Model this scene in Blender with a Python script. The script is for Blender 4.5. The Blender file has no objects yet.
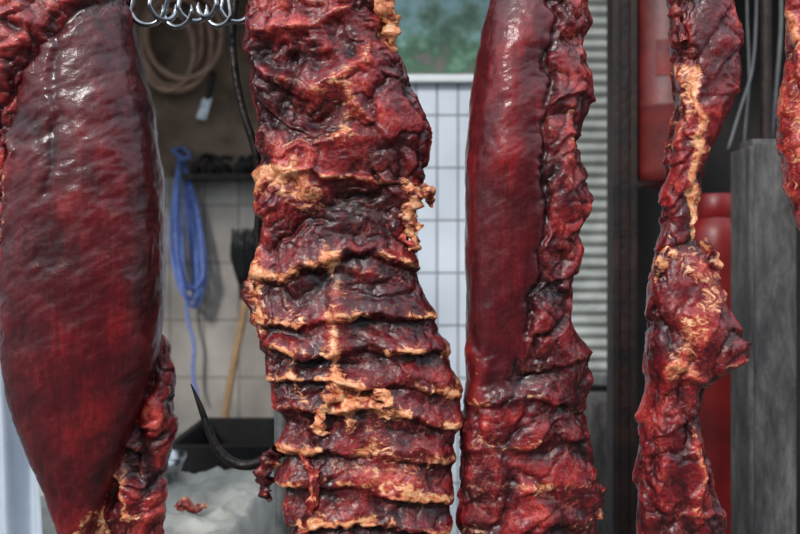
import bpy, math, random
import numpy as np
from mathutils import Vector
random.seed(4); rng=np.random.RandomState(7)
sc=bpy.context.scene
try:
    sc.view_settings.view_transform='Standard'
except Exception: pass
S=0.0014; D=1.0889; Z0=1.35
def W(px,py,y=0.0):
    k=(D+y)/D
    return Vector(((px-400)*S*k,y,Z0-(py-267)*S*k))
# ---------------------------------------------------------------- noise
_p=rng.permutation(256); _p=np.concatenate([_p,_p,_p])
_g=rng.normal(size=(256,3)); _g/=np.linalg.norm(_g,axis=1)[:,None]
def pn(x,y,z):
    x=np.asarray(x,float);y=np.asarray(y,float)+0*x;z=np.asarray(z,float)+0*x
    xi=np.floor(x).astype(int);yi=np.floor(y).astype(int);zi=np.floor(z).astype(int)
    xf=x-xi;yf=y-yi;zf=z-zi
    u=xf**3*(xf*(xf*6-15)+10);v=yf**3*(yf*(yf*6-15)+10);w=zf**3*(zf*(zf*6-15)+10)
    def gr(a,b,c):
        h=_p[_p[_p[(xi+a)&255]+((yi+b)&255)]+((zi+c)&255)]
        g=_g[h]
        return g[...,0]*(xf-a)+g[...,1]*(yf-b)+g[...,2]*(zf-c)
    l=lambda a,b,t:a+(b-a)*t
    return 1.6*l(l(l(gr(0,0,0),gr(1,0,0),u),l(gr(0,1,0),gr(1,1,0),u),v),
             l(l(gr(0,0,1),gr(1,0,1),u),l(gr(0,1,1),gr(1,1,1),u),v),w)
def fbm(x,y,z,o=4,g=0.5):
    s=0;a=1;f=1
    for i in range(o):
        s=s+a*pn(x*f+i*17.3,y*f+i*5.1,z*f);a*=g;f*=2.03
    return s
def ridged(x,y,z,o=4,g=0.5):
    s=0;a=1;f=1;t=0
    for i in range(o):
        s=s+a*(1-np.abs(pn(x*f+i*11.3,y*f+i*7.7,z*f))*2.0)
        t+=a;a*=g;f*=2.1
    return s/t
def sst(a,b,x):
    t=np.clip((x-a)/(b-a),0,1);return t*t*(3-2*t)
def polydist(X,Y,pts):
    d=np.full(X.shape,1e9)
    for (x0,y0),(x1,y1) in zip(pts[:-1],pts[1:]):
        dx,dy=x1-x0,y1-y0;L=dx*dx+dy*dy+1e-9
        t=np.clip(((X-x0)*dx+(Y-y0)*dy)/L,0,1)
        d=np.minimum(d,np.hypot(X-x0-t*dx,Y-y0-t*dy))
    return d
# ---------------------------------------------------------------- materials
def newmat(name):
    m=bpy.data.materials.new(name);m.use_nodes=True
    nt=m.node_tree;return m,nt,nt.nodes['Principled BSDF']
def N(nt,t,**kw):
    n=nt.nodes.new(t)
    for k,v in kw.items():
        if k in n.inputs: n.inputs[k].default_value=v
        else: setattr(n,k,v)
    return n
def ramp(nt,stops):
    r=nt.nodes.new('ShaderNodeValToRGB');e=r.color_ramp.elements
    while len(e)<len(stops): e.new(0.5)
    for i,(p,c) in enumerate(stops):
        e[i].position=p;e[i].color=(*c,1)
    return r
def c8(r,g,b):
    f=lambda v:(v/255/12.92 if v/255<0.04045 else ((v/255+0.055)/1.055)**2.4)
    return (f(r),f(g),f(b))
def simple(name,ca,cb,scale=8,rough=0.6,metal=0,bump=0.2,stretch=(1,1,1),spec=0.5,bs=None,det=6):
    m,nt,b=newmat(name);L=nt.links.new
    tc=N(nt,'ShaderNodeTexCoord');mp=N(nt,'ShaderNodeMapping');mp.inputs['Scale'].default_value=stretch
    L(tc.outputs['Object'],mp.inputs['Vector'])
    n=N(nt,'ShaderNodeTexNoise',Scale=scale,Detail=float(det),Roughness=0.62);L(mp.outputs[0],n.inputs['Vector'])
    r=ramp(nt,[(0.32,ca),(0.68,cb)]);L(n.outputs['Fac'],r.inputs[0]);L(r.outputs[0],b.inputs['Base Color'])
    b.inputs['Roughness'].default_value=rough;b.inputs['Metallic'].default_value=metal
    b.inputs['Specular IOR Level'].default_value=spec
    if bump:
        n2=N(nt,'ShaderNodeTexNoise',Scale=bs or scale*4,Detail=5.0);L(mp.outputs[0],n2.inputs['Vector'])
        bp=N(nt,'ShaderNodeBump',Strength=bump,Distance=0.01);L(n2.outputs['Fac'],bp.inputs['Height']);L(bp.outputs[0],b.inputs['Normal'])
    return m
def meat_mat():
    m,nt,b=newmat('raw_meat_procedural');L=nt.links.new
    at=N(nt,'ShaderNodeAttribute',attribute_name='meat')
    sp=N(nt,'ShaderNodeSeparateColor');L(at.outputs['Color'],sp.inputs[0])
    fat,tone,smo=sp.outputs[0],sp.outputs[1],sp.outputs[2]
    tc=N(nt,'ShaderNodeTexCoord')
    def noise(sc,det,st=(1,1,1),dist=0.0,ro=0.6,rot=0.0):
        mp=N(nt,'ShaderNodeMapping');mp.inputs['Scale'].default_value=st;mp.inputs['Rotation'].default_value=(0,rot,0);L(tc.outputs['Object'],mp.inputs[0])
        n=N(nt,'ShaderNodeTexNoise',Scale=sc,Detail=float(det),Roughness=ro,Distortion=dist);L(mp.outputs[0],n.inputs['Vector']);return n.outputs['Fac']
    def M(op,a,b_=None,c=None,clamp=False):
        n=N(nt,'ShaderNodeMath',operation=op);n.use_clamp=clamp
        for i,v in enumerate((a,b_,c)):
            if v is None: continue
            if isinstance(v,(int,float)): n.inputs[i].default_value=v
            else: L(v,n.inputs[i])
        return n.outputs[0]
    n1=noise(24,8,(1,1,0.7),0.6,0.62)
    n2=noise(170,6,(1,1,1.0),0.8,.65)
    n3=noise(62,8,(1.0,1,1.5),1.2,0.68)
    nv=noise(40,6,(1,1,0.8),1.4,0.6)
    nf=noise(150,4,(1,1,0.09),0.3,0.62,0.14)     # lengthwise fibre grain
    rough_=M('SUBTRACT',1.0,smo)
    t=M('ADD',M('MULTIPLY',M('SUBTRACT',n1,0.5),M('MULTIPLY_ADD',rough_,1.05,0.40)),tone)
    t=M('ADD',t,M('MULTIPLY',M('SUBTRACT',nf,0.5),M('MULTIPLY_ADD',smo,0.26,0.18)))
    t=M('ADD',t,M('MULTIPLY',M('SUBTRACT',n2,0.5),M('MULTIPLY_ADD',rough_,0.55,0.2)),clamp=True)
    rm=ramp(nt,[(0.0,(0.008,0.0007,0.0016)),(0.28,(0.034,0.0014,0.0034)),(0.5,(0.098,0.0034,0.0068)),(0.72,(0.235,0.0085,0.011)),(0.88,(0.44,0.030,0.024)),(1.0,(0.62,0.10,0.065))])
    L(t,rm.inputs[0])
    rf=ramp(nt,[(0.30,(0.30,0.014,0.010)),(0.40,(0.56,0.090,0.038)),(0.52,(0.76,0.25,0.10)),(0.65,(0.88,0.50,0.27)),(0.78,(0.92,0.68,0.46))])
    tf=M('ADD',M('MULTIPLY',n3,0.9),M('MULTIPLY',fat,0.10),clamp=True)
    L(tf,rf.inputs[0])
    mk=M('ADD',fat,M('MULTIPLY',M('SUBTRACT',n3,0.5),2.2))
    mr=N(nt,'ShaderNodeMapRange');mr.interpolation_type='SMOOTHSTEP'
    mr.inputs['From Min'].default_value=0.42;mr.inputs['From Max'].default_value=0.90;L(mk,mr.inputs['Value'])
    va=M('ABSOLUTE',M('SUBTRACT',nv,0.5))
    vr=N(nt,'ShaderNodeMapRange');vr.interpolation_type='SMOOTHSTEP'
    vr.inputs['From Min'].default_value=0.022;vr.inputs['From Max'].default_value=0.0;L(va,vr.inputs['Value'])
    vv=M('MULTIPLY',M('MULTIPLY',vr.outputs[0],M('MULTIPLY_ADD',rough_,0.55,0.12)),M('MULTIPLY',M('SUBTRACT',n1,0.40),4.0,clamp=True),clamp=True)
    m0=N(nt,'ShaderNodeMix',data_type='RGBA');L(vv,m0.inputs['Factor']);L(rm.outputs[0],m0.inputs['A']);m0.inputs['B'].default_value=(0.52,0.13,0.085,1)
    mx=N(nt,'ShaderNodeMix',data_type='RGBA');L(mr.outputs[0],mx.inputs['Factor']);L(m0.outputs['Result'],mx.inputs['A']);L(rf.outputs[0],mx.inputs['B'])
    L(mx.outputs['Result'],b.inputs['Base Color'])
    b.inputs['Roughness'].default_value=0.5
    b.inputs['Specular IOR Level'].default_value=0.22
    w1=noise(80,6,(0.9,1,1.2),1.0,0.6); w2=noise(300,4,(1,1,1.2),0.5)
    h=M('ADD',M('ADD',w1,M('MULTIPLY',w2,0.25)),M('MULTIPLY',mr.outputs[0],0.10))
    h=M('ADD',h,M('MULTIPLY',nf,M('MULTIPLY_ADD',smo,0.50,0.12)))
    st=M('SUBTRACT',0.58,M('MULTIPLY',smo,0.38))
    bp=N(nt,'ShaderNodeBump',Distance=0.0045);L(st,bp.inputs['Strength']);L(h,bp.inputs['Height']);L(bp.outputs[0],b.inputs['Normal'])
    b.inputs['Coat Weight'].default_value=0.85;b.inputs['Coat IOR'].default_value=1.40
    rr=N(nt,'ShaderNodeMapRange');rr.inputs['From Min'].default_value=.35;rr.inputs['From Max'].default_value=.65;rr.inputs['To Min'].default_value=0.11;rr.inputs['To Max'].default_value=0.30
    L(n1,rr.inputs['Value']);L(rr.outputs[0],b.inputs['Coat Roughness'])
    w3=noise(75,5,(0.9,1,1.0),0.8,0.55)
    b2=N(nt,'ShaderNodeBump',Distance=0.0045);L(M('SUBTRACT',0.55,M('MULTIPLY',smo,0.34)),b2.inputs['Strength'])
    L(M('ADD',M('ADD',w3,M('MULTIPLY',w2,0.10)),M('MULTIPLY',nf,M('MULTIPLY_ADD',smo,0.45,0.08))),b2.inputs['Height']);L(b2.outputs[0],b.inputs['Coat Normal'])
    return m
MEAT=meat_mat()
# ---------------------------------------------------------------- mesh helpers
def mkobj(name,verts,faces,mat,parent=None,smooth=True,center=None):
    me=bpy.data.meshes.new(name)
    verts=[Vector(v) for v in verts]
    if center is None:
        lo=Vector([min(v[i] for v in verts) for i in range(3)]);hi=Vector([max(v[i] for v in verts) for i in range(3)])
        center=(lo+hi)/2
    center=Vector(center)
    me.from_pydata([v-center for v in verts],[],faces);me.update()
    if smooth: me.polygons.foreach_set('use_smooth',[True]*len(me.polygons))
    o=bpy.data.objects.new(name,me);sc.collection.objects.link(o)
    if mat: me.materials.append(mat)
    o.location=center
    if parent: 
        o.parent=parent;o.location=center-parent.location
    return o
def empty(name,loc):
    o=bpy.data.objects.new(name,None);o.empty_display_size=0.05;sc.collection.objects.link(o);o.location=loc;return o
def box(name,lo,hi,mat,parent=None,bev=0.0):
    x0,y0,z0=lo;x1,y1,z1=hi
    v=[(x0,y0,z0),(x1,y0,z0),(x1,y1,z0),(x0,y1,z0),(x0,y0,z1),(x1,y0,z1),(x1,y1,z1),(x0,y1,z1)]
    f=[(3,2,1,0),(4,5,6,7),(0,1,5,4),(1,2,6,5),(2,3,7,6),(3,0,4,7)]
    o=mkobj(name,v,f,mat,parent,smooth=False)
    if bev:
        md=o.modifiers.new('b','BEVEL');md.width=bev;md.segments=2
    return o
def catmull(pts,n=8):
    pts=[Vector(p) for p in pts]
    P=[pts[0]*2-pts[1]]+pts+[pts[-1]*2-pts[-2]];out=[]
    for i in range(1,len(P)-2):
        for j in range(n):
            t=j/n;a,b,c,d=P[i-1],P[i],P[i+1],P[i+2]
            out.append(0.5*((2*b)+(c-a)*t+(2*a-5*b+4*c-d)*t*t+(3*b-a-3*c+d)*t**3))
    out.append(pts[-1]);return out
def tube_geo(pts,rad,sides=10,n=8):
    C=catmull(pts,n);m=len(C)
    rad=[rad]*len(pts) if isinstance(rad,(int,float)) else rad
    R=np.interp(np.linspace(0,len(pts)-1,m),range(len(pts)),rad)
    V=[];F=[];up=None
    for i,p in enumerate(C):
        t=(C[min(i+1,m-1)]-C[max(i-1,0)]).normalized()
        if up is None: up=t.orthogonal().normalized()
        up=(up-t*up.dot(t)).normalized();bn=t.cross(up)
        for s in range(sides):
            a=2*math.pi*s/sides;V.append(p+(up*math.cos(a)+bn*math.sin(a))*R[i])
    for i in range(m-1):
        for s in range(sides):
            a=i*sides+s;b=i*sides+(s+1)%sides;F.append((a,b,b+sides,a+sides))
    F.append(tuple(range(sides))[::-1]);F.append(tuple((m-1)*sides+s for s in range(sides)))
    return V,F
def tube(name,pts,rad,mat,parent=None,sides=10,n=8):
    V,F=tube_geo(pts,rad,sides,n);return mkobj(name,V,F,mat,parent)
def multi(name,geos,mat,parent=None):
    V=[];F=[]
    for v,f in geos:
        o=len(V);V+=list(v);F+=[tuple(i+o for i in q) for q in f]
    return mkobj(name,V,F,mat,parent)
def lathe(name,prof,c,mat,parent=None,seg=40):
    V=[];F=[]
    for r,z in prof:
        for s in range(seg):
            a=2*math.pi*s/seg;V.append((c[0]+r*math.cos(a),c[1]+r*math.sin(a),c[2]+z))
    for i in range(len(prof)-1):
        for s in range(seg):
            a=i*seg+s;b=i*seg+(s+1)%seg;F.append((a,b,b+seg,a+seg))
    F.append(tuple(range(seg))[::-1]);F.append(tuple((len(prof)-1)*seg+s for s in range(seg)))
    return mkobj(name,V,F,mat,parent)
# ---------------------------------------------------------------- meat pieces
def piece(rows,yc,feat,seed=0,step=1.5,flat=0.75,cap=(25,25),back=0.8):
    R=np.array(rows,float)
    nv=int((R[-1,0]-R[0,0])/step);py=np.linspace(R[0,0],R[-1,0],nv)
    def ip(c):
        a=np.interp(py,R[:,0],R[:,c]);k=max(3,int(10/step));ker=np.hanning(k+2);ker/=ker.sum()
        return np.convolve(np.pad(a,(k,k),mode='edge'),ker,mode='same')[k:-k]
    xl,xr,th=ip(1),ip(2),ip(3)
    yo=ip(4) if R.shape[1]>4 else 0*py
    c=np.ones(nv)
    d0=(py-py[0])/cap[0];d1=(py[-1]-py)/cap[1]
    for d in (d0,d1):
        q=np.clip(d,0,1);c*=np.sqrt(np.clip(1-(1-q)**2,0.0,1))
    c=np.maximum(c,0.02)
    cx=(xl+xr)/2;hw=(xr-xl)/2*c;th=th*c
    wmax=(R[:,2]-R[:,1]).max()
    nf=int(wmax*1.25/step);nb=max(16,nf//3)
    ths=np.concatenate([np.linspace(0,math.pi,nf,endpoint=False),np.linspace(math.pi,2*math.pi,nb,endpoint=False)])
    na=len(ths)
    C,Sn=np.cos(ths),np.sin(ths)
    CX=np.sign(C)*np.abs(C)**flat; SY=np.sign(Sn)*np.abs(Sn)**flat
    SY=np.where(SY<0,SY*back,SY)
    X=cx[:,None]+hw[:,None]*CX[None];Yd=yo[:,None]-th[:,None]*SY[None];PY=py[:,None]+0*X
    nx=C[None]/np.maximum(hw,1)[:,None];ny=-Sn[None]/np.maximum(th,1)[:,None]
    l=np.hypot(nx,ny)+1e-9;nx/=l;ny/=l
    disp,fat,tone,smo,dz=feat(X,PY,Yd,seed)
    disp=disp*np.clip(c,0.05,1)[:,None]
    X=X+disp*nx;Yd=Yd+disp*ny;PY=PY+dz
    co=np.stack([(X-400)*S,yc+Yd*S,Z0-(PY-267)*S],-1).reshape(-1,3)
    idx=np.arange(nv*na).reshape(nv,na)
    a=idx[:-1,:];b=np.roll(idx,-1,1)[:-1,:];cc=np.roll(idx,-1,1)[1:,:];d=idx[1:,:]
    F=np.stack([a,d,cc,b],-1).reshape(-1,4)
    at=np.stack([np.broadcast_to(fat,X.shape),np.broadcast_to(tone,X.shape),np.broadcast_to(smo,X.shape)],-1).reshape(-1,3)
    return co,F,at
def strand(pts,rad,yc,fat,tone,seed,amp=1.0):
    P=[Vector((p[0],p[2] if len(p)>2 else 0,p[1])) for p in pts]
    V,F=tube_geo(P,rad,sides=16,n=12)
    V=np.array([tuple(v) for v in V])
    Cc=np.repeat(V.reshape(-1,16,3).mean(1),16,0)
    q=1+0.75*fbm(V[:,0]*.11+seed,V[:,1]*.11,V[:,2]*.11,3)
    V=Cc+(V-Cc)*np.clip(q,.35,1.7)[:,None]*np.array([1,.7,1])
    n=fbm(V[:,0]*0.09+seed,V[:,1]*0.09,V[:,2]*0.09,3)
    n2=fbm(V[:,0]*0.09+seed+50,V[:,1]*0.09,V[:,2]*0.09,3)
    V[:,0]+=n*4*amp;V[:,1]+=n2*3*amp
    co=np.stack([(V[:,0]-400)*S,yc+V[:,1]*S,Z0-(V[:,2]-267)*S],-1)
    Q=[f for f in F if len(f)==4]
    at=np.stack([np.clip(fat+0.5*n,0,1.2),np.clip(tone+0.3*n,0,1),0*n+.1],-1)
    return co,np.array(Q),at
def join_meat(name,parts):
    co=[];F=[];A=[];o=0
    for c,f,a in parts:
        co.append(c);F.append(f+o);A.append(a);o+=len(c)
    co=np.concatenate(co);F=np.concatenate(F);A=np.concatenate(A)
    cen=(co.min(0)+co.max(0))/2
    me=bpy.data.meshes.new(name)
    me.vertices.add(len(co));me.vertices.foreach_set('co',(co-cen).astype(np.float32).ravel())
    me.loops.add(F.size);me.loops.foreach_set('vertex_index',F.astype(np.int32).ravel())
    me.polygons.add(len(F));me.polygons.foreach_set('loop_start',np.arange(0,F.size,4,dtype=np.int32))
    me.update(calc_edges=True);me.validate()
    me.polygons.foreach_set('use_smooth',np.ones(len(me.polygons),bool))
    at=me.color_attributes.new('meat','FLOAT_COLOR','POINT')
    at.data.foreach_set('color',np.concatenate([A,np.ones((len(A),1))],1).astype(np.float32).ravel())
    me.materials.append(MEAT)
    ob=bpy.data.objects.new(name,me);sc.collection.objects.link(ob);ob.location=cen
    return ob
def shelves(X,Y,wx,wy,seed,lines,amp,fatamp,zone,xr,smin):
    """uneven stacked rib bands; lines = list of polylines sorted downward"""
    L=[np.interp(wx,[p[0] for p in l],[p[1] for p in l])+3.5*pn(wx*0.035+i*7.3+seed,0*wx+i*3.1,0*wx)+2.0*pn(wx*0.12+i*5.3+seed,0*wx+i*2.1,0*wx) for i,l in enumerate(lines)]
    d=0*X;f=0*X;t=0*X
    for i,(a,b) in enumerate(zip(L[:-1],L[1:])):
        ins=(wy>=a)&(wy<b)
        s=np.clip((wy-a)/np.maximum(b-a,1),0,1)
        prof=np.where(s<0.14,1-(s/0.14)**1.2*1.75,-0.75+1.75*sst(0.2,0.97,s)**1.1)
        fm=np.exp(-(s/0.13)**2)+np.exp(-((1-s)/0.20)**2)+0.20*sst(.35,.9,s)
        d=np.where(ins,prof*amp,d);f=np.where(ins,fm,f);t=np.where(ins,-0.30*np.exp(-((s-.26)/.17)**2)+.06*s,t)  # recess below each band also darkened in colour, as painted shade
    strength=smin+(1.1-smin)*sst(-0.35,0.3,pn(X*0.017+seed+9,Y*0.022,0*X))
    edge=0.3+0.7*sst(0,24,np.minimum(X-xr[0],xr[1]-X))
    pat=0.32+0.95*sst(-0.3,0.35,pn(X*0.028+seed,Y*0.03,0*X)+.4*pn(X*.09,Y*.09,0*X))
    return d*zone*strength*edge,f*fatamp*pat*zone,t*zone*strength
def feats(strokes,ragged=1.0,smooth=None,basetone=0.5,fatbase=0.0,aniso=(1,1),wr=0.0,shingle=0.0,sper=42,slope=0.0,ribs=None):
    def f(X,Y,Yd,seed):
        calm=1.0 if ribs is None else 1-0.42*ribs[3](X,Y)
        wx=X+(8*fbm(X*0.03+seed,Y*0.03,Yd*0.03,3))*calm+1.7*fbm(X*0.13+seed,Y*0.13,Yd*0.1,2)
        wy=Y+(8*fbm(X*0.03+seed+40,Y*0.03,Yd*0.03,3))*calm+1.7*fbm(X*0.13+seed+9,Y*0.13,Yd*0.1,2)
        sm=np.zeros(X.shape) if smooth is None else smooth(wx,wy)
        rg=ragged*(1-sm)*(1.0 if ribs is None else 1-ribs[5]*ribs[3](X,Y))
        ax,ay=aniso
        big=fbm(wx*0.02*ax+seed,wy*0.02*ay,Yd*0.03,3)
        b1=np.abs(pn(wx*0.022*ax+seed+3,wy*0.022*ay,Yd*0.02))*2
        b2=np.abs(pn(wx*0.055*ax+seed+8,wy*0.055*ay,Yd*0.05))*2
        b3=np.abs(pn(wx*0.16*ax+seed+12,wy*0.16*ay,Yd*0.15))*2
        c1=np.clip(b1,0,.45);c2=np.clip(b2,0,.42);c3=np.clip(b3,0,.6)
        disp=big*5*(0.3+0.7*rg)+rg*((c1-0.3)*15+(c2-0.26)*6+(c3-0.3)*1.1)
        tone=basetone+rg*((c1-0.32)*0.75+(c2-0.28)*0.65)+big*0.18  # painted shading: creases darkened, lobe tops lightened in the colour
        if shingle:
            ph=(wy+slope*wx)/sper+1.3*pn(X*0.014+seed,Y*0.009,0*X)
            s=ph-np.floor(ph)
            saw=np.where(s<0.93,(s/0.93)**1.6,(1-s)/0.07)
            loc=sst(-0.2,0.15,pn(X*0.022+seed+5,Y*0.02,0*X))
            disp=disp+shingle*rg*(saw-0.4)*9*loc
            tone=tone+rg*loc*0.14*(saw-0.4)  # colour lightens towards each flap edge and darkens beneath, painted like shade
            fe=np.exp(-((s-0.90)/0.055)**2)*loc
        else: fe=0
        disp=disp+wr*sm*(fbm(X*0.035+seed,Y*0.06+0.03*X,Yd*.04,3)*0.8+np.abs(pn(X*0.06+seed,Y*0.10+.05*X,Yd*.04))*0.5)
        fat=fatbase+0*X+fe*rg*0.48*shingle*sst(-0.2,0.3,pn(X*0.018+seed+31,Y*0.018,0*X))
        fat=fat+rg*(np.exp(-(b2/0.11)**2))*0.32*sst(-0.15,0.25,pn(X*0.015+seed,Y*0.015,0*X))
        front=np.where(Yd<6,1.0,0.3)
        if ribs is not None:
            d_,f_,t_=shelves(X,Y,wx,wy,seed,ribs[0],ribs[1],ribs[2],ribs[3](X,Y),ribs[4],ribs[6])
            disp=disp+d_*front;fat=fat+f_*front;tone=tone+t_
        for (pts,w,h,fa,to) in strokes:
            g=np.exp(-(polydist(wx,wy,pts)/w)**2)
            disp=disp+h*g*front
            fat=fat+fa*g;tone=tone+to*g  # sunken strokes also darken the colour, painting shade into hollows
        return disp,np.clip(fat,0,1.1),np.clip(tone,0.0,1),np.clip(sm,0,1),rg*fbm(X*0.04+seed+70,Y*0.04,Yd*0.05,2)*2
    return f
# --- cut 1
sm1=lambda x,y: sst(4,34,x-np.interp(y,[0,100,200,340,420,540],[25,10,-5,-18,-20,-20]))*sst(10,60,y+0.35*x-15)
f1=feats([([(62,20),(75,60),(78,120),(66,200)],4,-2,0.0,-0.12),
          ([(150,110),(155,200),(150,300)],10,1,0,-0.1),
          ([(30,60),(20,110),(28,160),(18,230)],6,3,0.42,0.05),
          ([(20,10),(60,25),(100,10)],8,4,0.45,0.15),([(80,530),(96,512)],10,1,0.6,0.1),
          ([(10,30),(30,70),(25,100)],6,3,0.3,0.15),
          ([(95,190),(100,260),(90,350)],34,2,0.0,0.06),
          ([(60,45),(110,20),(125,5)],5,-4,0.0,-0.2)],
         ragged=0.7,smooth=sm1,basetone=0.43,wr=0.85)
m1=[piece([(-70,26,116,30),(-10,26,128,34),(40,20,137,40),(110,15,153,46),(180,12,161,50),(280,8,164,52),(350,7,158,50),(400,13,145,44),(450,32,124,36),(490,48,108,27),(520,58,97,20),(560,66,88,10)],0.0,f1,1,cap=(20,30)),
    piece([(-60,0,95,26),(0,4,98,34),(40,4,82,44),(90,4,46,36),(160,3,32,26),(230,2,24,20),(300,3,18,14),(350,6,16,7)],-0.010,
          feats([([(30,0),(50,50),(20,90)],8,4,0.35,0.15),([(60,15),(90,30)],6,3,0.5,.1),([(12,50),(10,90)],5,2,0.4,.1),([(20,200),(10,300)],4,2,0.4,.1)],ragged=0.85,basetone=0.52,shingle=.7,slope=.7),2,cap=(20,40)),
    piece([(330,125,157,14),(370,122,163,20),(430,116,165,24),(480,104,156,24),(540,102,154,24),(620,100,156,20)],0.035,
          feats([([(118,450),(128,520)],4,2,0.6,.2),([(140,400),(160,420)],5,3,0.3,.2),([(110,470),(150,500)],4,3,0.3,.1),([(100,520),(150,515)],5,3,.4,.1)],ragged=0.9,basetone=0.48,shingle=1,sper=34,slope=.6),3,cap=(30,30)),
    piece([(470,82,96,5),(500,80,102,7),(540,78,108,8),(600,80,112,8)],0.012,feats([],ragged=.4,basetone=.6,fatbase=.75),4,cap=(15,15))]
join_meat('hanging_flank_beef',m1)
# --- cut 2: rib rack
LN=[[(250,228),(300,232),(370,222),(430,246)],[(256,272),(285,277),(330,262),(370,248),(405,262),(436,280)],
 [(262,318),(300,326),(335,318),(385,312),(440,318)],[(275,346),(310,352),(340,348),(395,346),(452,352)],
 [(285,376),(345,378),(400,380),(464,396)],[(285,404),(340,406),(370,402),(410,410),(460,425)],
 [(285,446),(330,438),(380,448),(450,462)],[(285,480),(350,476),(400,486),(452,498)],[(285,515),(360,510),(450,528)],[(285,552),(360,546),(450,562)],[(285,590),(450,600)]]
zone2=lambda X,Y: sst(238,262,Y)
rib=[([(330,250),(339,300),(335,350),(346,385),(352,420)],7,6,0.6,0.2),
 ([(360,400),(400,450),(400,520)],46,0,0.18,0.05),([(280,290),(290,360),(310,440)],16,0,0.12,0.0),
 ([(440,280),(450,340),(455,400)],12,0,0.25,0.05),([(365,390),(385,402)],14,3,.5,.1),
 ([(360,290),(425,298)],16,-3,-0.3,-0.1),([(345,268),(380,272),(425,290)],3.5,2,0.45,0.2),
 ([(300,425),(325,420)],12,-6,-0.5,-0.18),([(340,455),(410,470)],12,2,.3,.1),
 ([(300,232),(330,205),(380,212)],15,-7,-0.3,-0.22),([(385,232),(350,236)],9,-4,-0.3,-0.2),
 ([(282,180),(300,190),(316,203)],17,5,0.85,0.2),([(330,180),(360,182),(400,185),(428,190)],5,4,0.6,0.2),
 ([(262,190),(272,174),(300,168)],6,2,.5,.1),
 ([(372,-10),(385,20),(390,48)],9,3,0.85,0.2),([(410,70),(428,120),(428,150)],5,2,0.5,0.2),
 ([(350,100),(356,125),(350,145)],14,4,0.55,0.1),([(290,88),(320,96),(352,80),(370,55)],8,6,0.5,0.2),
 ([(262,42),(300,38),(350,20)],7,5,0.4,0.2),([(264,140),(300,150),(340,145)],9,5,0.45,0.15),
 ([(280,10),(330,14),(360,-5)],7,4,.4,.2),([(380,70),(395,110),(385,160)],22,4,0.0,0.12),
 ([(270,65),(330,68)],9,-8,-.2,-.2),([(275,118),(330,122)],12,-10,-.2,-.2),([(340,40),(350,60)],9,-7,-.1,-.2),
 ([(370,150),(360,170)],8,-5,-0.2,-.1),([(264,250),(262,320)],7,3,0.55,0.2),([(262,172),(272,232)],5,3,0.45,0.1),
 ([(418,238),(445,320),(465,395)],6,2,0.5,0.1),([(345,282),(350,330)],4,2,.4,.1),([(285,290),(300,312)],4,2,.35,.1),
 ([(300,340),(296,372),(310,395)],5,2,.4,.1)]
f2=feats(rib,ragged=0.8,basetone=0.45,aniso=(0.9,1.0),shingle=0.7,sper=60,slope=-0.5,ribs=(LN,6.8,0.66,zone2,(262,452),0.5,0.5))
m2=[piece([(-70,264,368,28),(0,250,380,30),(30,247,384,32),(60,250,400,34),(100,256,416,34),(130,259,428,34),(165,263,425,32),(195,264,416,28),(235,264,404,26),(270,258,418,28),(310,261,432,30),(350,265,446,32),(390,273,460,32),(420,284,459,32),(445,286,453,32),(470,280,451,32),(500,286,449,30),(534,293,448,32),(620,300,448,24)],0.0,f2,11,step=1.15,flat=0.6,cap=(20,25)),
 strand([(345,370,-34),(335,392,-38),(326,404,-37),(323,422,-34),(330,428,-32)],[8,8,6,5,2],0,0.8,.6,1,1.5),
 strand([(398,180,-16),(412,198,-18),(409,222,-15),(414,240,-14),(408,256,-10)],[5,9,6,7,3],0,0.8,.6,2,1.5),
 strand([(412,188,-10),(426,193,-14),(430,208,-10)],[6,6,2],0,0.75,.6,3),
 strand([(258,262,-5),(253,290,-8),(262,325,-12),(272,348,-14)],[4,7,6,3],0,0.6,.6,4),
 strand([(385,225,-18),(402,238,-16),(420,250,-14)],[3,3,2],0,0.3,.8,5),
 strand([(282,446,-14),(268,462,-10),(268,488,-6),(274,500,-4)],[6,8,6,3],0,0.3,.5,7,1.5),
 strand([(380,-20,-26),(384,10,-30),(391,38,-22),(392,60,-15)],[7,8,6,2],0,0.9,.6,8,1.5),
 strand([(375,385,-34),(392,398,-38),(386,412,-34)],[5,6,3],0,0.8,.6,12,1.5),
 strand([(300,440,-28),(318,470,-32),(312,500,-34),(305,530,-30)],[4,5,4,5],0,0.45,.7,9)]
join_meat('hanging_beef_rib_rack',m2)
# --- cut 3
sm3=lambda x,y: sst(-6,12,np.interp(y,[-60,0,60,120,200,280,340,400,430],[550,550,547,545,542,538,522,486,455])-x)
LN3=[[(460,330),(520,326),(590,318)],[(460,362),(520,368),(590,348)],[(460,398),(520,392),(590,396)],[(460,446),(530,436),(600,426)],[(460,474),(530,484),(600,470)],[(460,526),(530,518),(600,510)],[(460,562),(600,558)],[(460,600),(600,600)]]
zone3=lambda X,Y: sst(335,395,Y+0.5*(X-520))*0.75
f3=feats([([(544,20),(541,100),(538,200),(534,270),(522,330)],4,-6,-0.2,-0.2),
  ([(508,50),(496,150)],26,4,0,0.24),([(530,20),(520,180)],8,1,0,-.08),([(545,220),(560,280)],6,-2,0.2,0.1),  # wide first stroke paints a highlight into the muscle colour
  ([(560,120),(562,190)],6,3,0.45,0.2),([(570,215),(580,230)],6,3,0.35,0.2),([(475,350),(480,440)],8,3,.25,.15),([(555,20),(570,60)],6,3,.35,.1),([(520,470),(560,500)],20,0,.25,.05)],
  ragged=0.8,smooth=sm3,basetone=0.43,wr=0.6,aniso=(1,.75),shingle=.7,sper=56,slope=.6,ribs=(LN3,5,0.42,zone3,(462,592),0.25,0.3))
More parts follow.
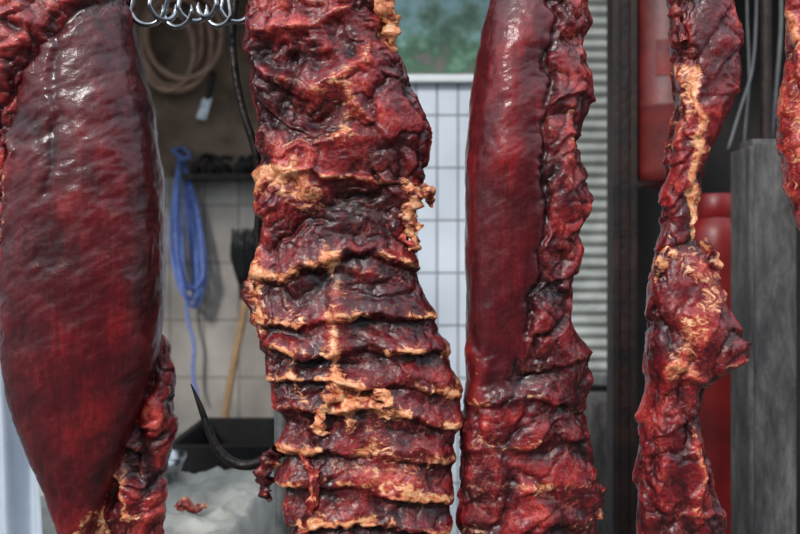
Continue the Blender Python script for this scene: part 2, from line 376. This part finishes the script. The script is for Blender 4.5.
m3=[piece([(-70,500,566,30),(0,490,582,38),(25,484,586,42),(48,480,572,44),(80,475,585,46),(105,472,586,48),(135,469,574,48),(165,466,578,50),(200,465,590,50),(225,465,576,48),(250,465,578,46),(290,466,566,44),(320,466,566,42),(350,467,586,38),(378,467,590,38),(400,465,582,36),(430,462,584,34),(490,460,596,34),(534,461,592,32),(620,464,584,24)],0.0,f3,21,step=1.25,cap=(20,25)),
 strand([(580,470,-10),(593,492,-5),(590,520,-5)],[7,8,5],0,0.35,.5,16,1.5)]
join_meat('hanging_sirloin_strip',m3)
# --- cut 4
sm4=lambda x,y: 0.5*sst(20,8,np.abs(x-705-0.0*y))*sst(170,120,y)+0.5*sst(40,15,np.hypot(x-690,(y-300)*.8))
f4=feats([([(684,75),(688,130),(686,190),(690,232)],7,2,1.0,0.2),([(672,60),(676,110),(672,150)],4,3,0.5,0.2),
   ([(686,262),(698,300),(686,330),(668,352)],19,2,0.60,0.2),([(655,262),(664,250)],6,3,0.8,0.2),([(712,255),(716,300)],5,3,0.5,.2),
   ([(660,360),(700,378),(735,358)],6,4,0.4,.2),([(655,300),(660,340)],6,-3,-.1,-.1),([(720,330),(738,345)],14,3,-.3,-.05),
   ([(684,430),(690,470),(686,500)],5,3,0.6,.2),([(650,420),(660,500)],6,3,.1,.1),([(702,120),(720,90)],8,4,0.1,.15),([(700,150),(694,220)],5,-3,0.1,-.1),
   ([(645,520),(670,505),(715,510)],4,3,0.35,.2)],ragged=0.7,smooth=sm4,basetone=0.47,aniso=(1.3,0.6),shingle=.6,sper=60,slope=1.0,wr=.6)
m4=[piece([(-70,676,720,20),(0,668,728,26),(40,675,733,30),(75,673,731,30),(110,673,724,28),(150,671,707,22),(200,664,698,18),(240,660,697,18),(280,652,711,28),(320,648,726,34),(345,648,739,36),(362,649,733,32),(385,652,702,26),(415,644,698,24),(450,641,704,26),(490,639,715,26),(525,639,722,24),(600,643,716,18)],0.0,f4,31,step=1.25,cap=(20,25)),
 strand([(668,235,-14),(657,262,-18),(652,285,-16)],[4,6,3],0,0.75,.6,21),
 strand([(698,240,-10),(710,262,-12),(712,290,-14)],[4,5,3],0,0.6,.6,22),
 strand([(718,330,-16),(736,345,-12),(740,356,-10)],[9,8,4],0,0.1,.55,23),
 strand([(672,-10,-20),(670,20,-18),(675,48,-22)],[5,5,3],0,0.3,.5,24)]
join_meat('hanging_shank_strip',m4)
# --- cut 5
f5=feats([([(797,60),(787,120),(795,180)],10,3,0.3,.2),([(812,20),(820,150)],8,3,0.3,.2),([(788,10),(790,50)],5,2,0.5,.2)],ragged=0.5,basetone=0.70,fatbase=0.2,aniso=(1.3,.6),shingle=.5,sper=50,slope=1)
m5=[piece([(-70,795,850,16),(0,789,862,22),(80,786,866,24),(130,778,862,24),(165,784,858,22),(200,792,850,18),(245,802,835,10)],0.0,f5,41,cap=(20,25))]
join_meat('hanging_fat_trim_cut',m5)
# ---------------------------------------------------------------- metal rail, hooks
steel=simple('brushed_steel',c8(110,112,115),c8(180,182,185),30,0.25,1.0,0.05)
dark_steel=simple('blackened_steel',c8(22,20,20),c8(60,52,48),25,0.45,0.6,0.25)
galv=simple('galvanised_pipe',c8(105,108,110),c8(160,160,158),25,0.4,0.7,0.1)
rz=W(0,-78)[2]
rack=empty('hanging_rack',(0,0.0,0))
rx0,rx1=W(-60,0)[0],W(900,0)[0]
tube('rail',[(rx0,0.0,rz),(0,0.0,rz),(rx1,0.0,rz)],0.012,steel,rack,16)
for i,px in enumerate((-60,274,900)):
    x=W(px,0)[0]; yy=0.085
    tube('post_%d'%i,[(x,yy,0.0),(x,yy,1.0),(x,yy,rz+0.0)],0.0135,galv,rack,16)
    tube('bracket_%d'%i,[(x,yy,rz),(x,0.04,rz),(x,0,rz)],0.010,galv,rack,12)
    box('foot_%d'%i,(x-0.09,yy-0.09,0),(x+0.09,yy+0.09,0.012),dark_steel,rack,0.002)
def s_hook(px,bot,y,rot,sc_=1.0,mat=steel,rail_y=0.0,r=0.0036):
    x=W(px,0,y)[0];zb=W(0,bot,0)[2];top=rz+0.017
    H=top-zb;R1=0.017;R2=0.022*sc_
    pts=[]
    for a in np.linspace(200,0,8): pts.append((-0.0+R1*math.cos(math.radians(a)),0,top-R1+R1*math.sin(math.radians(a))))
    pts.append((R1*0.6,0,top-H*0.35)); pts.append((-R2*0.5,0,zb+H*0.35))
    for a in np.linspace(180,360+20,9): pts.append((R2*math.cos(math.radians(a)),0,zb+R2+R2*math.sin(math.radians(a))))
    ca,sa=math.cos(rot),math.sin(rot)
    P=[]
    for (u,v,z) in pts:
        if z>rz-0.03: P.append((x+u*sa*0.15, rail_y+u,z))
        else: P.append((x+u*ca,y+u*sa,z))
    rad=[r]*(len(P)-1)+[0.0006]
    return tube('meat_hook',P,rad,mat,None,10,5)
for px,b,rot,s_ in [(147,25,0.1,1.0),(163,20,0.8,.9),(178,27,-0.3,1.0),(193,21,0.5,.9),(207,17,2.6,.8),(219,26,2.9,.8),(236,22,0.2,.9)]:
    s_hook(px,b,0.0,rot,s_)
for px in (70,318,540,700,822):
    s_hook(px,-42,0.0,1.4,0.9)
tube('long_flesh_hook',[W(262,-78,0.03),W(240,-20,0.03),W(233,30,0.03),W(235,70,0.03),W(243,110,0.03),W(254,145,0.03),W(261,185,0.035),W(258,235,0.04),W(262,290,0.04)],[0.006]*8+[0.001],dark_steel,None,12)
tube('butcher_hook',[W(274,452,0.07),W(268,458,0.06),W(250,465,0.05),W(232,462,0.05),W(217,448,0.05),W(207,425,0.05),W(199,403,0.05),W(191,384,0.05)],[0.008,0.008,0.0075,0.0075,0.0065,0.0055,0.004,0.0008],dark_steel,None,14)
# ---------------------------------------------------------------- room shell
def tile_mat(name,ca,cb,grout,w,h,dirt=0.3):
    m,nt,b=newmat(name);L=nt.links.new
    tc=N(nt,'ShaderNodeTexCoord');sx=N(nt,'ShaderNodeSeparateXYZ');L(tc.outputs['Object'],sx.inputs[0])
    ad=N(nt,'ShaderNodeMath',operation='ADD');L(sx.outputs[0],ad.inputs[0]);L(sx.outputs[1],ad.inputs[1])
    cb_=N(nt,'ShaderNodeCombineXYZ');L(ad.outputs[0],cb_.inputs[0]);L(sx.outputs[2],cb_.inputs[1])
    br=N(nt,'ShaderNodeTexBrick',offset=0.0,squash=1.0);br.inputs['Scale'].default_value=1.0
    br.inputs['Brick Width'].default_value=w;br.inputs['Row Height'].default_value=h;br.inputs['Mortar Size'].default_value=0.0035;br.inputs['Mortar Smooth'].default_value=0.2
    br.inputs['Color1'].default_value=(*ca,1);br.inputs['Color2'].default_value=(*cb,1);br.inputs['Mortar'].default_value=(*grout,1)
    L(cb_.outputs[0],br.inputs['Vector'])
    n=N(nt,'ShaderNodeTexNoise',Scale=4.0,Detail=8.0);L(tc.outputs['Object'],n.inputs['Vector'])
    r=ramp(nt,[(0.3,(1-dirt,)*3),(0.65,(1,1,1))]);L(n.outputs[0],r.inputs[0])
    mx=N(nt,'ShaderNodeMix',data_type='RGBA',blend_type='MULTIPLY');mx.inputs['Factor'].default_value=1
    L(br.outputs['Color'],mx.inputs['A']);L(r.outputs[0],mx.inputs['B']);L(mx.outputs['Result'],b.inputs['Base Color'])
    b.inputs['Roughness'].default_value=0.3
    bp=N(nt,'ShaderNodeBump',Strength=0.4,Distance=0.004,invert=True);L(br.outputs['Fac'],bp.inputs['Height']);L(bp.outputs[0],b.inputs['Normal'])
    return m
T_dim=tile_mat('glazed_tile_dimmed',c8(176,168,160),c8(160,152,144),c8(112,105,98),0.15,0.25,0.5)  # white tile greyed in its colour for the dim recess, with dirt mottling
T_white=tile_mat('glazed_tile_white',c8(226,232,240),c8(218,226,236),c8(130,134,138),0.07,0.175,0.18)
plaster=simple('grimy_plaster',c8(86,68,55),c8(164,140,120),4,0.85,0,0.3,bs=30)
darkwall=simple('dark_brown_wall',c8(18,15,14),c8(42,34,30),5,0.8,0,0.4)  # dark brown to black wall colour, mottled
conc=simple('concrete',c8(80,78,74),c8(118,115,108),6,0.85,0,0.3)
box('floor',(-3,-3.9,-0.05),(3,3.2,0.0),conc)
box('ceiling',(-3,0.75,2.75),(3,3.2,2.85),plaster)
yl=2.3
zt=W(0,178,yl)[2]
box('wall_back_tiled',(-3,yl,0),(W(330,0,yl)[0],yl+0.1,zt),T_dim)
box('wall_back_upper',(-3,yl+0.01,zt),(W(330,0,yl)[0],yl+0.1,2.75),plaster)
box('wall_left',(-3.05,0.75,0),(-2.95,yl+0.1,2.75),T_dim)
yp=1.5
xa,xb=W(300,0,yp)[0],W(556,0,yp)[0]
zs=W(0,80,yp)[2]
box('wall_pier_tiled',(xa,yp,0),(xb,yp+0.9,zs-0.012),T_white)
wf=simple('white_frame_paint',c8(215,220,222),c8(235,238,240),6,0.5,0,0.05)
win=empty('window_1',((xa+xb)/2,yp,zs+0.3))
box('sill',(xa,yp-0.03,zs-0.012),(xb,yp+0.12,zs+0.012),wf,win,0.003)
for i,x in enumerate((xa,xb-0.05)): box('mullion_%d'%i,(x,yp+0.02,zs+0.012),(x+0.04,yp+0.07,2.7),wf,win,0.003)
box('head',(xa,yp+0.015,2.7),(xb,yp+0.075,2.75),wf,win,0.003)
def foliage_mat():
    m,nt,b=newmat('mural_landscape');L=nt.links.new
    tc=N(nt,'ShaderNodeTexCoord');n=N(nt,'ShaderNodeTexNoise',Scale=9.0,Detail=7.0,Roughness=0.65);L(tc.outputs['Object'],n.inputs['Vector'])
    sx=N(nt,'ShaderNodeSeparateXYZ');L(tc.outputs['Object'],sx.inputs[0])
    ml=N(nt,'ShaderNodeMath',operation='MULTIPLY_ADD');L(sx.outputs[2],ml.inputs[0]);ml.inputs[1].default_value=0.9;L(n.outputs[0],ml.inputs[2])
    r=ramp(nt,[(0.12,c8(120,110,105)),(0.22,c8(70,110,80)),(0.34,c8(120,160,130)),(0.46,c8(170,215,215)),(0.7,c8(220,238,245))]);L(ml.outputs[0],r.inputs[0])
    L(r.outputs[0],b.inputs['Base Color']);b.inputs['Roughness'].default_value=0.25;return m
box('landscape_poster',(xa+0.04,yp+0.08,zs+0.012),(xb-0.05,yp+0.1,2.7),foliage_mat(),None)
ys=1.35
def shutter():
    xs0,xs1=W(553,0,ys)[0],W(613,0,ys)[0];z0=W(0,372,ys)[2];z1=2.7
    V=[];F=[];pitch=0.036;n=int((z1-z0)/pitch*8)
    for i in range(n+1):
        z=z0+(z1-z0)*i/n;ph=((z-z0)/pitch)%1
        d=0.011*math.sin(math.pi*min(ph/0.82,1)) if ph<0.82 else -0.003
        V+=[(xs0,ys-d,z),(xs1,ys-d,z),(xs0,ys+0.02-d*.5,z),(xs1,ys+0.02-d*.5,z)]
    for i in range(n):
        a=4*i;F+=[(a,a+1,a+5,a+4),(a+3,a+2,a+6,a+7),(a+2,a,a+4,a+6),(a+1,a+3,a+7,a+5)]
    sh=empty('roller_shutter',((xs0+xs1)/2,ys,(z0+z1)/2))
    m=simple('shutter_paint',c8(140,143,138),c8(178,181,176),12,0.5,0.1,0.1)
    mkobj('slats',V,F,m,sh,smooth=False)
    box('bottom_bar',(xs0,ys-0.02,z0-0.04),(xs1,ys+0.03,z0),galv,sh,0.004)
    box('guide_left',(xs0-0.035,ys-0.02,0),(xs0,ys+0.04,z1),galv,sh,0.003)
    box('guide_right',(xs1,ys-0.02,0),(xs1+0.03,ys+0.04,z1),dark_steel,sh,0.003)
    box('drum_housing',(xs0-.04,ys-0.1,z1),(xs1+.03,ys+0.12,z1+0.05),galv,sh,0.003)
shutter()
box('wall_back_dark',(W(556,0,yp)[0],1.75,0),(3,1.85,2.75),darkwall)
box('wall_right',(2.95,0.75,0),(3.05,1.75,2.75),darkwall)
rust=simple('rusty_dark_steel',c8(18,13,12),c8(54,36,31),9,0.6,0.3,0.4)
yc=0.95
col=empty('steel_column',(W(624,0,yc)[0],yc,0))
x0,x1=W(614,0,yc)[0],W(634,0,yc)[0]
box('web',(x0,yc,0.02),(x1,yc+0.012,2.75),rust,col,0.002)
box('flange_left',(x0-0.006,yc-0.012,0.02),(x0+0.012,yc+0.05,2.75),rust,col,0.002)
box('flange_right',(x1-0.012,yc-0.012,0.02),(x1+0.006,yc+0.05,2.75),rust,col,0.002)
box('base_plate',(x0-.04,yc-.05,0),(x1+.04,yc+.08,0.02),rust,col,0.002)
redp=simple('worn_red_paint',c8(80,14,15),c8(128,24,24),7,0.4,0.0,0.12,spec=0.4)
redd=simple('worn_red_brown_paint',c8(72,22,20),c8(122,36,32),9,0.5,0.0,0.15)
brass=simple('brass',c8(120,95,50),c8(170,140,80),20,0.35,0.9,0.05)
blackrub=simple('black_rubber',c8(12,12,13),c8(30,30,32),20,0.5,0,0.1)
paper=simple('paper_label',c8(165,162,155),c8(205,202,195),14,0.8,0,0.05)
def cyl_obj(name,pxl,pxr,pytop,pybot,y,mat):
    a=W(pxl,pybot,y);b=W(pxr,pytop,y);r=(b.x-a.x)/2;cx=(a.x+b.x)/2;z0=a.z;H=b.z-a.z
    e=empty(name,(cx,y,z0))
    lathe('body',[(r*.55,0.0),(r*.8,0.004),(r*.95,r*.18),(r,r*.4),(r,H*.3),(r*1.012,H*.305),(r*1.012,H*.315),(r,H*.32),(r,H-r*.9),(r*.93,H-r*.5),(r*.7,H-r*.18),(r*.35,H),(r*.22,H+.01),(r*.22,H+.03)],(cx,y,z0),mat,e,48)
    lathe('valve',[(r*.2,0),(r*.2,.03),(r*.32,.035),(r*.32,.05),(r*.15,.06),(r*.15,.09)],(cx,y,z0+H+.03),brass,e,20)
    tube('handle',[(cx-r*.1,y,z0+H+.1),(cx+r*.5,y-.01,z0+H+.13),(cx+r*1.0,y-.02,z0+H+.12)],0.008,blackrub,e)
    tube('hose',[(cx+r*.2,y-.0,z0+H+.08),(cx+r*1.0,y-.01,z0+H+.06),(cx+r*1.12,y-.02,z0+H-.08),(cx+r*1.09,y-.02,z0+H*.6)],0.007,blackrub,e)
    box('bracket',(cx+r*.1,y+r*.9,z0+H*.55),(cx+r*.6,1.75,z0+H*.6),dark_steel,e)
    V=[];F=[]
    for i in range(11):
        aa=math.radians(-125+i*6)
        for zz in (z0+H*.42,z0+H*.56): V.append((cx+(r+.002)*math.cos(aa),y+(r+.002)*math.sin(aa),zz))
    for i in range(10): F.append((2*i,2*i+2,2*i+3,2*i+1))
    mkobj('label',V,F,redp,e)
    return e
e1=cyl_obj('fire_extinguisher',631,702,-60,187,1.0,redd)
y5=0.9
zb=W(0,275,y5)[2];zc=W(0,415,y5)[2]
a=W(685,0,y5).x;b=W(745,0,y5).x
e2=empty('gas_cylinder',((a+b)/2,y5,0))
rr=(b-a)/2;cx=(a+b)/2;Ht=W(0,215,y5)[2]
lathe('body',[(rr*.9,0),(rr,0.02),(rr,0.05),(rr*.97,0.06),(rr*.97,.1),(rr,.12),(rr,Ht-.09),(rr*.96,Ht-.05),(rr*.8,Ht-.02),(rr*.5,Ht),(rr*.4,Ht+.02)],(cx,y5,0),redp,e2,48)
lathe('collar',[(rr*.62,0),(rr*.66,.005),(rr*.66,.06),(rr*.62,.062)],(cx,y5,Ht-.01),redp,e2,32)
V=[];F=[]
for i in range(11):
    aa=math.radians(-82+i*5.2)
    for zz in (zc,zb): V.append((cx+(rr+.002)*math.cos(aa),y5+(rr+.002)*math.sin(aa),zz))
for i in range(10): F.append((2*i,2*i+2,2*i+3,2*i+1))
mkobj('label',V,F,paper,e2)
def wood_mat(name,ca,cb,cc,sx=9):
    m,nt,b=newmat(name);L=nt.links.new
    tc=N(nt,'ShaderNodeTexCoord');mp=N(nt,'ShaderNodeMapping');mp.inputs['Scale'].default_value=(sx,sx,2.2);L(tc.outputs['Object'],mp.inputs[0])
    n=N(nt,'ShaderNodeTexNoise',Scale=3.0,Detail=10.0,Roughness=.8,Distortion=.3);L(mp.outputs[0],n.inputs['Vector'])
    r=ramp(nt,[(0.34,ca),(0.5,cb),(0.68,cc)]);L(n.outputs[0],r.inputs[0]);L(r.outputs[0],b.inputs['Base Color'])
    b.inputs['Roughness'].default_value=.8
    bp=N(nt,'ShaderNodeBump',Strength=.5,Distance=.006);L(n.outputs[0],bp.inputs['Height']);L(bp.outputs[0],b.inputs['Normal']);return m
oldwood=wood_mat('weathered_wood',c8(34,30,28),c8(82,78,76),c8(122,118,114))
handle_w=wood_mat('handle_wood',c8(110,84,58),c8(145,114,80),c8(165,135,100))
ypst=0.6
pz=W(0,142,ypst)[2]
x0,x1=W(748,0,ypst)[0],W(797,0,ypst)[0]
po=empty('wooden_post',((x0+x1)/2,ypst,0))
box('plank_wide',(x0+.012,ypst,0),(x1,ypst+.03,pz),oldwood,po,.004)
box('plank_side',(x0,ypst-.006,0),(x0+.011,ypst+.09,pz-.01),oldwood,po,.003)
box('backing_post',(x0+.02,ypst+.031,0),(x1-.01,ypst+.09,pz+.012),oldwood,po,.004)
tube('drain_pipe',[W(766,-120,.75)*1, W(766,120,.75),Vector((W(766,0,.75).x,.75,0.0))],0.013,rust,None,14)
cabm=simple('grey_cable',c8(60,60,62),c8(100,100,100),10,.5,0,0)
multi('hanging_cables',[tube_geo([W(757,-60,.9),W(756,20,.9),W(752,70,.9),W(740,110,.88),W(728,150,.86)],.004),
 tube_geo([W(748,-60,1.0),W(747,10,1.0),W(749,80,1.0),W(744,150,1.0),W(748,220,1.0)],.0035),
 tube_geo([W(779,-60,.8),W(781,20,.8),W(776,90,.8),W(770,150,.8)],.005)],cabm)
# ---------------------------------------------------------------- left interior
hosem=simple('beige_hose',c8(165,130,108),c8(205,172,150),12,.5,0,.05)
yh=yl-.04
g=[]
for i,(cxp,cyp,rx,ry) in enumerate([(172,38,30,48),(178,44,34,46),(168,50,26,40),(184,34,38,44)]):
    pts=[]
    for a in np.linspace(0,2*math.pi,17): pts.append(W(cxp+rx*math.cos(a),cyp+ry*math.sin(a),yh-.012*i))
    g.append(tube_geo(pts,.013,8,4))
multi('coiled_hose',g,hosem)
tl=empty('cleaver',W(205,100,yh))
tube('nail',[W(214,73,yl+.01),W(214,73,yh),W(214,72,yh-.01)],.003,steel,tl,6)
tube('handle',[W(214,72,yh),W(211,85,yh),W(208,100,yh)],[.012,.014,.012],blackrub,tl)
V=[W(203,98,yh-.006),W(212,98,yh-.006),W(206,120,yh-.006),W(196,118,yh-.006),W(203,98,yh+.002),W(212,98,yh+.002),W(206,120,yh+.002),W(196,118,yh+.002)]
mkobj('blade',V,[(3,2,1,0),(4,5,6,7),(0,1,5,4),(1,2,6,5),(2,3,7,6),(3,0,4,7)],steel,tl,smooth=False)
sh=empty('wall_tool_rack',W(220,160,yh))
box('board',(W(188,0,yl)[0],yl-.10,W(0,182,yl)[2]),(W(262,0,yl)[0],yl,W(0,176,yl)[2]),dark_steel,sh)
for i,(px,w,h) in enumerate([(196,10,14),(210,12,18),(226,14,12),(242,13,20),(254,9,16)]):
    p=W(px,176,yl-.05)
    lathe('item_%d'%i,[(w*S*1.4,0),(w*S*1.5,.01),(w*S*1.5,h*S*1.6),(w*S*.7,h*S*2.4),(w*S*.7,h*S*2.8)],(p.x,yl-.05,W(0,176,yl)[2]),blackrub if i%2 else rust,sh,20)
multi('hung_items',[tube_geo([W(x_,180,yl-.06),W(x_+d_,166,yl-.10),W(x_+d_*2,158,yl-.09),W(x_+d_*3,150+abs(d_),yl-.07)],.012,8,5) for x_,d_ in ((192,5),(205,9),(228,-6),(238,6))],blackrub,sh)
blue=simple('blue_rope',c8(80,105,180),c8(125,150,212),60,.6,0,.4)
yr=yl-.06;g=[]
for i in range(11):
    o=random.uniform(-4,4);q=random.uniform(-12,12);w_=random.uniform(-5,5)
    g.append(tube_geo([W(180,152,yr),W(176+o,200,yr-.01*i),W(176+o*2,250+q,yr-.01*i),W(182+o,288+q,yr-.01*i),W(194+o,298+q,yr-.005*i),W(199+o+w_,270,yr-.004*i),W(192+o+w_,215,yr),W(184,160,yr)],.0065,8,6))
g.append(tube_geo([W(186,290,yr),W(188,320,yr),W(194,345,yr),W(193,375,yr),W(198,398,yr)],.0075,8,6))
g.append(tube_geo([W(172,150,yr-.04),W(182,158,yr-.06),W(190,156,yr-.03),W(182,148,yr),W(172,150,yl-.01)],.008,8,6))
rp=empty('blue_rope_hank',W(182,153,yl))
multi('rope',g,blue,rp)
tube('peg',[W(180,153,yl+.01),W(180,152,yl-.06),W(180,149,yl-.11)],.006,steel,rp)
yb=1.9
br=empty('broom',W(230,380,yb))
tube('stick',[Vector((W(203,0,1.55).x,1.55,0.0)),W(222,440,1.7),W(248,290,yb)],.014,handle_w,br)
tube('ferrule',[W(247,300,yb),W(249,284,yb)],[.028,.04],blackrub,br)
g=[]
for i in range(320):
    a=random.uniform(0,6.28);q=random.random()**.5
    dx=math.cos(a)*q;dy=math.sin(a)*q
    b0=W(249,288,yb)+Vector((dx*.035,dy*.03,0));b1=b0+Vector((dx*.03+random.uniform(-.01,.01),dy*.03,.12));b2=b0+Vector((dx*.035+.005,dy*.04,.20+random.uniform(-.04,.03)))
    g.append(tube_geo([b0,b1,b2],.003,4,2))
multi('bristles',g,blackrub,br)
crm=simple('shadow_filler_black',c8(16,15,15),c8(34,32,32),8,.7,0,.2,spec=.2)
cr=empty('shadow_filler_box',(W(215,0,1.1).x,1.2,0))  # added black box filling in the dark shadow area behind the table
cx0,cx1=W(165,0,1.0).x,W(285,0,1.0).x;ct=W(0,446,1.0).z
for nm,lo,hi in [('front',(cx0,1.0,0),(cx1,1.02,ct)),('back',(cx0,1.38,0),(cx1,1.40,ct)),('side_a',(cx0,1.02,0),(cx0+.02,1.38,ct)),('side_b',(cx1-.02,1.02,0),(cx1,1.38,ct)),('bottom',(cx0+.02,1.02,0),(cx1-.02,1.38,.02))]:
    box(nm,lo,hi,crm,cr,.003)
tb=empty('butcher_table',(W(140,0,.5).x,.54,0))
tx0,tx1=-0.82,W(258,0,.6).x;ty0,ty1=.30,.80;tz=.84
box('top',(tx0,ty0,tz-.04),(tx1,ty1,tz),handle_w,tb,.004)
for i,(x,y) in enumerate([(tx0+.04,ty0+.04),(tx1-.04,ty0+.04),(tx0+.04,ty1-.04),(tx1-.04,ty1-.04)]):
    box('leg_%d'%i,(x-.025,y-.025,0),(x+.025,y+.025,tz-.04),handle_w,tb,.003)
cloth=simple('white_wrap',c8(140,138,130),c8(178,176,168),9,.6,0,.3)
nx_,ny_=110,90
U,Vv=np.meshgrid(np.linspace(0,1,nx_),np.linspace(0,1,ny_))
mx_=.07;gx=tx0-mx_+(tx1-tx0+2*mx_)*U;gy=ty0-mx_+(ty1-ty0+2*mx_)*Vv
over=np.maximum(np.maximum(tx0-gx,gx-tx1),np.maximum(ty0-gy,gy-ty1))
gz=tz+.006+.03*np.clip(ridged(gx*9,gy*9,0*gx,5)-.2,0,1)-np.where(over>0,over*3.2,0)
px_=np.clip(gx,tx0-.014,tx1+.014)+.006*pn(gx*20,gy*20,gz*20);py_=np.clip(gy,ty0-.014,ty1+.014)+.006*pn(gx*20+7,gy*20,gz*20)
F=[(j*nx_+i,j*nx_+i+1,(j+1)*nx_+i+1,(j+1)*nx_+i) for j in range(ny_-1) for i in range(nx_-1)]
mkobj('cloth',list(zip(px_.ravel(),py_.ravel(),gz.ravel())),F,cloth,tb)
p=W(158,480,.68)
lathe('metal_bowl',[(.035,0),(.04,.002),(.052,.03),(.06,.055),(.064,.056),(.056,.03),(.040,.006),(.0,.005)],(p.x,.68,tz+.026),steel,None,40)
bp=join_meat('meat_scrap',[strand([(0,0,0),(12,-5,2),(26,3,0),(42,-4,3)],[5,7,6,4],0,.5,.7,5,1)])
bp.location=(W(188,0,.45).x,.47,tz+.032)
sheet=simple('translucent_plastic',c8(185,195,208),c8(215,224,234),4,.35,0,.1)
V=[];F=[];n,m=120,60
for j in range(m+1):
    for i in range(n+1):
        u=i/n;v=j/m;pxr=np.interp(v,[0,.5,.75,1],[22,24,36,50]);px=-170+(pxr+170)*u
        z=2.3-1.5*v;x=(px-400)*S*1.22
        V.append((x,.24+.02*math.sin(u*40+v*3)+.012*float(pn(u*9,v*4,3)),z))
for j in range(m):
    for i in range(n):
        a=j*(n+1)+i;F.append((a,a+n+1,a+n+2,a+1))
mkobj('plastic_curtain',V,F,sheet)
box('timber_crate',(W(585,0,1.2).x,1.15,0),(W(622,0,1.2).x,1.32,W(0,398,1.2).z),oldwood,None,.004)
fac=empty('added_dark_facade',(0,-3.7,0))  # unseen dark facade, added behind the camera to cut haze on the meat
fm=simple('added_facade_render',c8(60,56,52),c8(82,78,72),3,.9,0,.2)
box('added_facade_body',(-3,-4.0,0),(3,-3.7,2.6),fm,fac)
for i in range(3): box('added_facade_door_%d'%i,(-2.4+i*1.8,-3.7,0),(-1.3+i*1.8,-3.66,1.9),darkwall,fac)
# ---------------------------------------------------------------- light
w=bpy.data.worlds.new('overcast');sc.world=w;w.use_nodes=True;nt=w.node_tree
bg=nt.nodes['Background'];bg.inputs['Strength'].default_value=0.9
tc=N(nt,'ShaderNodeTexCoord');sx=N(nt,'ShaderNodeSeparateXYZ');nt.links.new(tc.outputs['Generated'],sx.inputs[0])
r=ramp(nt,[(0.0,(.10,.10,.10)),(0.5,(.28,.31,.35)),(0.66,(1.1,1.28,1.45)),(1.0,(2.1,2.35,2.65))])
mm=N(nt,'ShaderNodeMath',operation='MULTIPLY_ADD');mm.inputs[1].default_value=.5;mm.inputs[2].default_value=.5
nt.links.new(sx.outputs[2],mm.inputs[0]);nt.links.new(mm.outputs[0],r.inputs[0]);nt.links.new(r.outputs[0],bg.inputs['Color'])
sl=bpy.data.lights.new('sun_soft','SUN');sl.energy=2.3;sl.angle=math.radians(9);sl.color=(1,.97,.93)
so=bpy.data.objects.new('sun_soft',sl);sc.collection.objects.link(so)
so.rotation_euler=Vector((0.50,0.84,-0.68)).to_track_quat('-Z','Y').to_euler()
cam=bpy.data.cameras.new('camera');co=bpy.data.objects.new('camera',cam);sc.collection.objects.link(co)
co.location=(0,-D,Z0);co.rotation_euler=(math.radians(90),0,0);cam.lens=35;cam.sensor_width=36
cam.dof.use_dof=True;cam.dof.focus_distance=D-.045;cam.dof.aperture_fstop=3.6
cam.clip_start=.01
sc.camera=co
